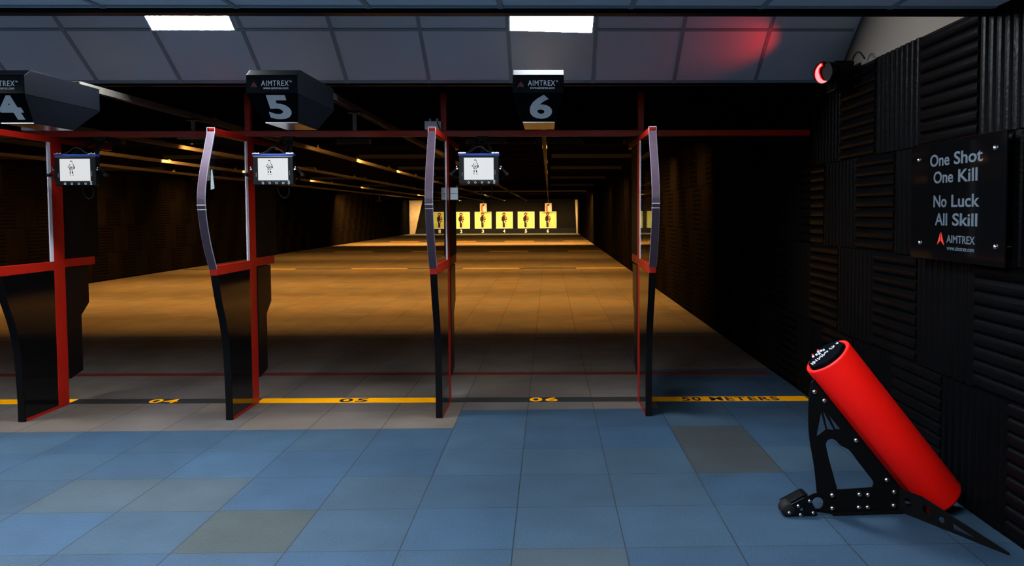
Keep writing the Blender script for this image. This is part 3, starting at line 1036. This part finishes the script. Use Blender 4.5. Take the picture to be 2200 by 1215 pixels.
# ------------------------------------------------------------------ targets at the end wall
def target(x, num):
    y = YE - 0.022
    z0, h, w = 0.3605, 1.2, 1.2
    t = thing('target_board', 'yellow soldier target on the end wall above the number %s' % num, 'target', (x, y, z0), 'soldier targets on the end wall')
    MB().box(x - w / 2, x + w / 2, y - 0.01, y + 0.02, z0, z0 + h).build('backing', 'cream', t)
    MB().box(x - w / 2 + 0.045, x + w / 2 - 0.045, y - 0.016, y - 0.0101, z0 + 0.045, z0 + h - 0.045).build('sheet', 'lime', t)
    P = lambda u, v, d: (x + u, y - 0.0165 - d, z0 + v)
    ell = lambda cx, cz, rx, rz, n=18: [(cx + math.cos(2 * math.pi * i / n) * rx, cz + math.sin(2 * math.pi * i / n) * rz) for i in range(n)]
    og = MB()
    og.plate(ell(-0.03, 1.03, 0.135, 0.115), P, 0, 0.004)
    og.plate([(0.02, 0.62), (0.06, 0.88), (0.15, 0.86), (0.19, 0.76), (0.19, 0.62), (0.12, 0.50), (0.03, 0.42)], P, 0, 0.004)
    og.build('figure_vest', 'fig_orange', t)
    dk = MB()
    dk.plate(ell(-0.03, 1.00, 0.09, 0.105), P, 0.0042, 0.008)
    dk.plate([(-0.20, 0.55), (-0.21, 0.74), (-0.15, 0.87), (-0.05, 0.90), (0.04, 0.88), (0.03, 0.62), (0.13, 0.66), (0.18, 0.60), (0.08, 0.46), (0.03, 0.40), (0.03, 0.07),
              (-0.12, 0.07), (-0.13, 0.40), (-0.14, 0.52)], P, 0.0042, 0.008)
    dk.plate([(0.05, 0.68), (0.17, 0.68), (0.19, 0.63), (0.10, 0.63)], P, 0.0082, 0.010)
    dk.build('figure_body', 'fig_dark', t)
    tn = MB()
    tn.plate([(0.035, 0.40), (0.17, 0.50), (0.18, 0.30), (0.17, 0.06), (0.035, 0.06)], P, 0.0042, 0.007)
    tn.plate([(0.04, 0.60), (0.17, 0.61), (0.17, 0.56), (0.05, 0.56)], P, 0.0082, 0.011)
    tn.build('figure_leg', 'fig_tan', t)
    wh = MB()
    wh.box(x - 0.085, x + 0.025, y - 0.03, y - 0.0246, z0 + 0.98, z0 + 1.035)
    wh.plate([(-0.03, 0.46), (-0.03, 0.52), (0.03, 0.56), (0.06, 0.54), (0.02, 0.50), (0.01, 0.40), (-0.01, 0.40)], P, 0.0082, 0.012)
    wh.plate([(-0.15, 0.05), (0.19, 0.05), (0.14, 0.075), (-0.10, 0.075)], P, 0.0082, 0.012)
    wh.build('figure_highlight', 'fig_white', t)
    tag(text_mb(num, (x - 0.02, YE - 0.0601, 0.05), (1, 0, 0), (0, 0, 1), h=0.24, w=0.16, bold=0.03, depth=0.004, align='C').build('number_sign', 'fig_white'),
        'white number %s at the foot of the end wall under its target' % num, 'number sign', 'lane numbers on the end wall')


for num, x in (('1', -7.81), ('2', -6.265), ('3', -4.72), ('4', -3.195), ('5', -1.64), ('6', -0.065)):
    target(x, num)

for x, n in ((-4.66, 3), (-0.045, 6)):
    y = 56.85
    t = thing('hanging_target', 'small pale paper target hung from the lane %d rail above target %d' % (n, n), 'paper target', (x, y, 2.15), 'paper targets hung from rails')
    MB().box(x - 0.24, x + 0.24, y - 0.003, y + 0.003, 1.565, 2.14).build('sheet', 'paper_pink', t)
    P = lambda u, v, d: (x + u, y - 0.0035 - d, 1.565 + v * 0.88)
    MB().plate([(-0.17, 0.0), (-0.18, 0.40), (-0.12, 0.52), (-0.03, 0.56), (-0.05, 0.3), (-0.02, 0.0)], P, 0, 0.003).build('figure_side', 'fig_orange', t)
    MB().plate([(-0.05, 0.45), (-0.08, 0.55), (0.06, 0.62), (0.09, 0.57), (0.0, 0.44)], P, 0.0032, 0.006).build('figure_head', 'fig_dark', t)
    MB().box(x - 0.20, x + 0.20, y - 0.012, y + 0.012, 2.141, 2.165).box(x - 0.015, x + 0.015, y - 0.006, y + 0.006, 2.165, ZC - 0.001).build('clamp_bar', 'zinc', t)

# timber boards standing at the ends of the end wall
tag(MB().plate([(-9.84, 0.0), (-9.47, 0.0), (-8.92, 2.38), (-9.84, 2.38)], lambda u, v, d: (u, 56.5 + d, v), 0, 0.06).build('timber_board', 'board'),
    'wide plain timber board standing at the left end of the end wall', 'board')
tag(MB().plate([(1.95, 0.0), (2.03, 0.0), (2.03, 2.38), (1.85, 2.38)], lambda u, v, d: (u, 56.5 + d, v), 0, 0.06).build('timber_post', 'board'),
    'narrow timber post standing at the right end of the end wall', 'post')

# ------------------------------------------------------------------ sign on the right wall
SX = 1.985
t = thing('wall_sign', 'black gloss sign with grey slogan bolted to the foam wall', 'sign', (SX, 3.94, 1.54))
MB().box(SX, SX + 0.008, 3.43, 4.335, 1.236, 1.84).build('plate', 'gloss_black', t, bevel=0.002)
yd, xd = (0, 0, 1), (0, -1, 0)
F_ = SX - 0.0002
for (s_, ya, yb, za, h) in [('One', 4.122, 3.923, 1.713, 0.0625), ('Shot', 3.878, 3.618, 1.713, 0.0625), ('One', 4.082, 3.884, 1.626, 0.0615), ('Kill', 3.835, 3.660, 1.626, 0.0615),
                            ('No', 4.078, 3.944, 1.504, 0.062), ('Luck', 3.896, 3.639, 1.504, 0.062), ('All', 4.060, 3.935, 1.413, 0.062), ('Skill', 3.884, 3.655, 1.413, 0.062)]:
    text_mb(s_, (F_, ya, za), xd, yd, w=ya - yb, h=h, bold=0.018, depth=0.0015).build('slogan_word', 'print_dull', t)
l2 = text_mb('AIMTREX', (F_, 3.938, 1.328), xd, yd, w=0.265, h=0.038, bold=0.012, depth=0.0015)
text_mb('www.aimtrex.com', (F_, 3.934, 1.292), xd, yd, w=0.255, h=0.021, bold=0.008, depth=0.0015, mb=l2)
l2.build('lettering', 'print_dull', t)
em = MB()
PS = lambda u, v, d: (F_ - d, 3.998 - u, 1.314 + v)
em.plate([(-0.036, 0.0), (-0.004, 0.064), (-0.004, 0.022), (-0.018, 0.012)], PS, 0, 0.0015)
em.plate([(0.036, 0.0), (0.004, 0.064), (0.004, 0.022), (0.018, 0.012)], PS, 0, 0.0015)
em.build('emblem', 'emblem_red', t)
for (y, z) in ((4.248, 1.758), (3.517, 1.766), (4.222, 1.317), (3.50, 1.326)):
    b = MB().lathe((SX, y, z), (-1, 0, 0), [(0.011, 0.0), (0.011, 0.004), (0.008, 0.008), (0.0, 0.010)], n=16)
    b.cyl((SX + 0.008, y, z), (XR, y, z), 0.006, n=10)
    b.build('bolt', 'chrome', t)

# ------------------------------------------------------------------ red signal lamp high on the right wall
sc_ = Vector((1.865, 5.33, 2.405))
t = thing('signal_lamp', 'red signal lamp with black hood high on the right wall', 'signal lamp', (1.97, 5.33, 2.40))
MB().box(1.90, 2.03, 5.29, 5.46, 2.29, 2.485).build('housing', 'satin_black', t, bevel=0.008)
ax = Vector((-0.80, -0.60, 0.0)).normalized()
hood = MB().lathe(sc_ - ax * 0.05, ax, [(0.076, 0.0), (0.076, 0.11), (0.070, 0.11), (0.070, 0.0)], n=32, closed=True)
hood.build('hood', 'satin_black', t)
bx = ax.cross(Vector((0, 0, 1))).normalized()      # to the viewer's side
bz = bx.cross(ax)
arc = MB()
V, F = [], []
n = 18
for i in range(n + 1):
    a = math.radians(105 + i * (190 / n))
    wdt = 0.030 * math.sin(math.pi * min(1, max(0.15, i / n))) + 0.006
    for rr_ in (0.069, 0.069 - wdt):
        for hh in (0.035, 0.05):
            V.append(sc_ + ax * hh - bx * (math.cos(a) * rr_) + bz * (math.sin(a) * rr_))
for i in range(n):
    o_ = i * 4
    F += [(o_, o_ + 4, o_ + 5, o_ + 1), (o_ + 2, o_ + 3, o_ + 7, o_ + 6), (o_ + 1, o_ + 5, o_ + 7, o_ + 3), (o_, o_ + 2, o_ + 6, o_ + 4)]
F += [(0, 1, 3, 2), (n * 4, n * 4 + 2, n * 4 + 3, n * 4 + 1)]
arc.add(V, F)
arc.build('lens', 'red_glow', t)
MB().cyl(sc_ - ax * 0.02, sc_ + ax * 0.03, 0.0695, n=28).build('reflector_dish', 'matt_black', t)
MB().tube(spline([(1.98, 5.20, 2.47), (1.985, 5.17, 2.50), (1.99, 5.12, 2.505), (1.995, 5.08, 2.48), (2.0, 5.05, 2.45)], 5), 0.006).build('cable', 'rubber', t)
sp = bpy.data.lights.new('signal_light', 'SPOT')
sp.color = (1.0, 0.03, 0.025)
sp.energy = 3.0
sp.spot_size = math.radians(75)
sp.spot_blend = 1.0
sp.shadow_soft_size = 0.03
so = bpy.data.objects.new('signal_light', sp)
COL.objects.link(so)
so.parent = t
so.location = Vector((1.66, 5.28, 2.43)) - t.location
d_ = (Vector((1.30, 5.47, 2.66)) - Vector((1.66, 5.28, 2.43))).normalized()
so.rotation_euler = d_.to_track_quat('-Z', 'Y').to_euler()

# ------------------------------------------------------------------ red padded tube on its black stand
A0 = Vector((1.321, 3.828, 0.0))
D = Vector((0.99897, 0.04541, 0.0))
NF = Vector((0.04541, -0.99897, 0.0))       # towards the shooters
S3 = lambda s_, z, d: A0 + D * s_ + Vector((0, 0, z)) + NF * d
t = thing('padded_tube_stand', 'red padded tube leaning on a black plate stand by the right wall', 'padded tube stand', tuple(A0 + D * 0.2))
left = spline([(-0.012, 0.108), (-0.028, 0.242), (-0.051, 0.37), (-0.059, 0.473), (-0.057, 0.577), (-0.046, 0.655)], 4)
outer = [(0.06, 0.0), (0.41, 0.0), (0.425, 0.115), (0.43, 0.135), (0.325, 0.27), (0.205, 0.435), (0.07, 0.62), (0.0, 0.70)] + list(reversed(left)) + \
        [(-0.03, 0.104), (-0.062, 0.090), (-0.082, 0.072), (-0.08, 0.008), (-0.02, 0.012)]
hole = spline([(0.030, 0.345), (0.036, 0.364), (0.052, 0.373), (0.068, 0.371), (0.085, 0.360), (0.108, 0.336), (0.148, 0.316), (0.196, 0.253), (0.262, 0.170), (0.273, 0.150),
               (0.268, 0.134), (0.252, 0.127), (0.10, 0.121), (0.090, 0.128), (0.082, 0.15), (0.056, 0.24), (0.036, 0.31)], 2)[:-1]
tri1 = [(0.005, 0.507), (0.028, 0.423), (-0.017, 0.389)]
tri2 = [(0.014, 0.515), (0.036, 0.422), (0.070, 0.417)]
tri3 = [(0.043, 0.492), (0.077, 0.422), (0.102, 0.420)]
circ = [(-0.008 + math.cos(2 * math.pi * i / 20) * 0.029, 0.056 + math.sin(2 * math.pi * i / 20) * 0.029) for i in range(20)]
for d0 in (-0.008,):
    p = MB().loop_prism(outer, [hole, tri1, tri2, tri3, circ], S3, d0, d0 + 0.008).build('side_plate', 'matt_black', t, bevel=0.0012)
# floor strip tying the two plates together
MB().obox(S3(0.235, 0.0036, 0.0), D, NF, (0, 0, 1), 0.175, 0.028, 0.0035).build('base_strip', 'matt_black', t)
bolts = [(-0.03, 0.608), (0.019, 0.564), (0.181, 0.364), (0.339, 0.163), (0.064, 0.094), (0.201, 0.094), (0.245, 0.091), (0.378, 0.101), (0.065, 0.028), (0.199, 0.029), (0.244, 0.028),
         (0.376, 0.033)]
for (s_, z) in bolts:
    b = MB().lathe(S3(s_, z, 0.0), NF, [(0.0125, 0.0), (0.0125, 0.004), (0.009, 0.009), (0.004, 0.011), (0.0, 0.011)], n=14)
    b.cyl(S3(s_, z, -0.001), S3(s_, z, -0.016), 0.005, n=8)
    b.build('bolt', 'chrome', t)
# splayed tail plates
B0 = A0 + D * 0.408
tail = [(0.0, 0.004), (0.56, 0.0), (0.572, 0.002), (0.565, 0.012), (0.267, 0.083), (0.13, 0.116), (0.0, 0.116)]
cc = lambda u, v, r: [(u + math.cos(2 * math.pi * i / 16) * r, v + math.sin(2 * math.pi * i / 16) * r) for i in range(16)]
tail_holes = [cc(0.05, 0.062, 0.021), cc(0.153, 0.061, 0.021), cc(0.236, 0.042, 0.017), [(0.292, 0.046), (0.30, 0.018), (0.405, 0.016), (0.40, 0.021)]]
for sgn, d0 in ((1, -0.001), (-1, -0.012)):
    dl = (D * 0.4 + NF * 0.9165 * sgn).normalized()
    side = dl.cross(Vector((0, 0, 1)))
    o_ = B0 + NF * d0
    sc2 = 1.0
    MB().loop_prism(tail, tail_holes, lambda u, v, d: o_ + dl * (u * sc2) + Vector((0, 0, v + 0.001)) + side * d, -0.003, 0.004).build('tail_plate', 'matt_black', t, bevel=0.001)
# wheel and its clamp at the other end
MB().lathe(S3(-0.160, 0.034, -0.045), NF, [(0.0, 0.0), (0.026, 0.0), (0.034, 0.006), (0.034, 0.064), (0.026, 0.07), (0.0, 0.07)], n=28).build('wheel', 'rubber', t)
clamp = [(-0.19, 0.02), (-0.175, 0.003), (-0.03, 0.0), (-0.018, 0.012), (-0.06, 0.098), (-0.085, 0.094), (-0.178, 0.048), (-0.19, 0.036)]
slot = spline([(-0.108, 0.034), (-0.09, 0.030), (-0.074, 0.052), (-0.092, 0.050)], 3)[:-1]
pl = MB().loop_prism(clamp, [slot], S3, 0.018, 0.024).build('wheel_clamp', 'satin_black', t, bevel=0.001)
MB().loop_prism([(-0.178, 0.055), (-0.085, 0.103), (-0.062, 0.107), (-0.066, 0.090), (-0.085, 0.089), (-0.172, 0.045)], [], S3, -0.07, 0.010).build('clamp_bridge', 'satin_black', t, bevel=0.001)
for (s_, z) in [(-0.059, 0.077), (-0.115, 0.054), (-0.159, 0.022), (-0.103, 0.010), (-0.040, 0.018)]:
    MB().lathe(S3(s_, z, 0.024), NF, [(0.0095, 0.0), (0.0095, 0.003), (0.006, 0.007), (0.0, 0.008)], n=12).build('bolt', 'chrome', t)
# the tube itself
OFF = -0.006
top = S3(0.034, 0.782, OFF)
bot = S3(0.618, 0.058, OFF)
ax = (bot - top).normalized()
Lt = (bot - top).length
R_ = 0.121
import bmesh
mb = MB().lathe(top, ax, [(0.101, 0.16), (0.101, 0.004), (0.104, 0.0), (R_ - 0.006, 0.0), (R_ - 0.002, 0.002), (R_, 0.007), (R_, Lt - 0.02), (R_ - 0.006, Lt - 0.006), (R_ - 0.02, Lt), (0.0, Lt)], n=64)
tube = mb.build('padded_tube', 'foam_red', t)
bm = bmesh.new()
bm.from_mesh(tube.data)
bmesh.ops.remove_doubles(bm, verts=bm.verts, dist=1e-5)
g = bm.verts[:] + bm.edges[:] + bm.faces[:]
res = bmesh.ops.bisect_plane(bm, geom=g, plane_co=(0, 0, 0.0075 - t.location.z), plane_no=(0, 0, -1), clear_outer=True)
ed = [e for e in bm.edges if e.is_boundary and all(abs(v.co.z - (0.0075 - t.location.z)) < 1e-4 for v in e.verts)]
if ed:
    bmesh.ops.contextual_create(bm, geom=ed)
bm.to_mesh(tube.data)
bm.free()
# black octagonal insert with pale bar marks
up = -ax
e1 = (D - ax * D.dot(ax)).normalized()            # across the mouth, along the stand
e2 = up.cross(e1).normalized()
ins = MB()
oct_ = [(math.cos(math.radians(22.5 + 45 * i)) * 0.1, math.sin(math.radians(22.5 + 45 * i)) * 0.1) for i in range(8)]
ins.plate(oct_, lambda u, v, d: top + e1 * u + e2 * v + up * d, -0.10, 0.016)
insert = ins.build('insert', 'box_dull', t, bevel=0.004)
marks = MB()
rnd = random.Random(5)
for i in range(34):
    u = -0.083 + i * 0.005
    h_ = rnd.choice([0.010, 0.014, 0.020, 0.030, 0.036])
    if i in (7, 21, 22, 25, 29, 30):
        continue
    c = top + e1 * u + e2 * (0.004 + rnd.uniform(-0.005, 0.005)) + up * 0.0165
    marks.obox(c, e1, e2, up, 0.0012, h_ / 2, 0.0005)
marks.build('bar_mark', 'print_white', insert)
for (u, v) in ((-0.045, 0.060), (-0.010, 0.064), (-0.028, 0.050), (0.002, 0.052), (0.012, 0.038), (-0.016, 0.036)):
    MB().obox(top + e1 * u + e2 * v + up * 0.0195, e1, e2, up, 0.005, 0.004, 0.0035).build('indicator', 'print_white', insert)
for (u, v) in ((-0.040, 0.073), (-0.004, 0.076)):
    MB().obox(top + e1 * u + e2 * v + up * 0.0205, e1, e2, up, 0.005, 0.004, 0.0045).build('indicator', 'led_red', insert)
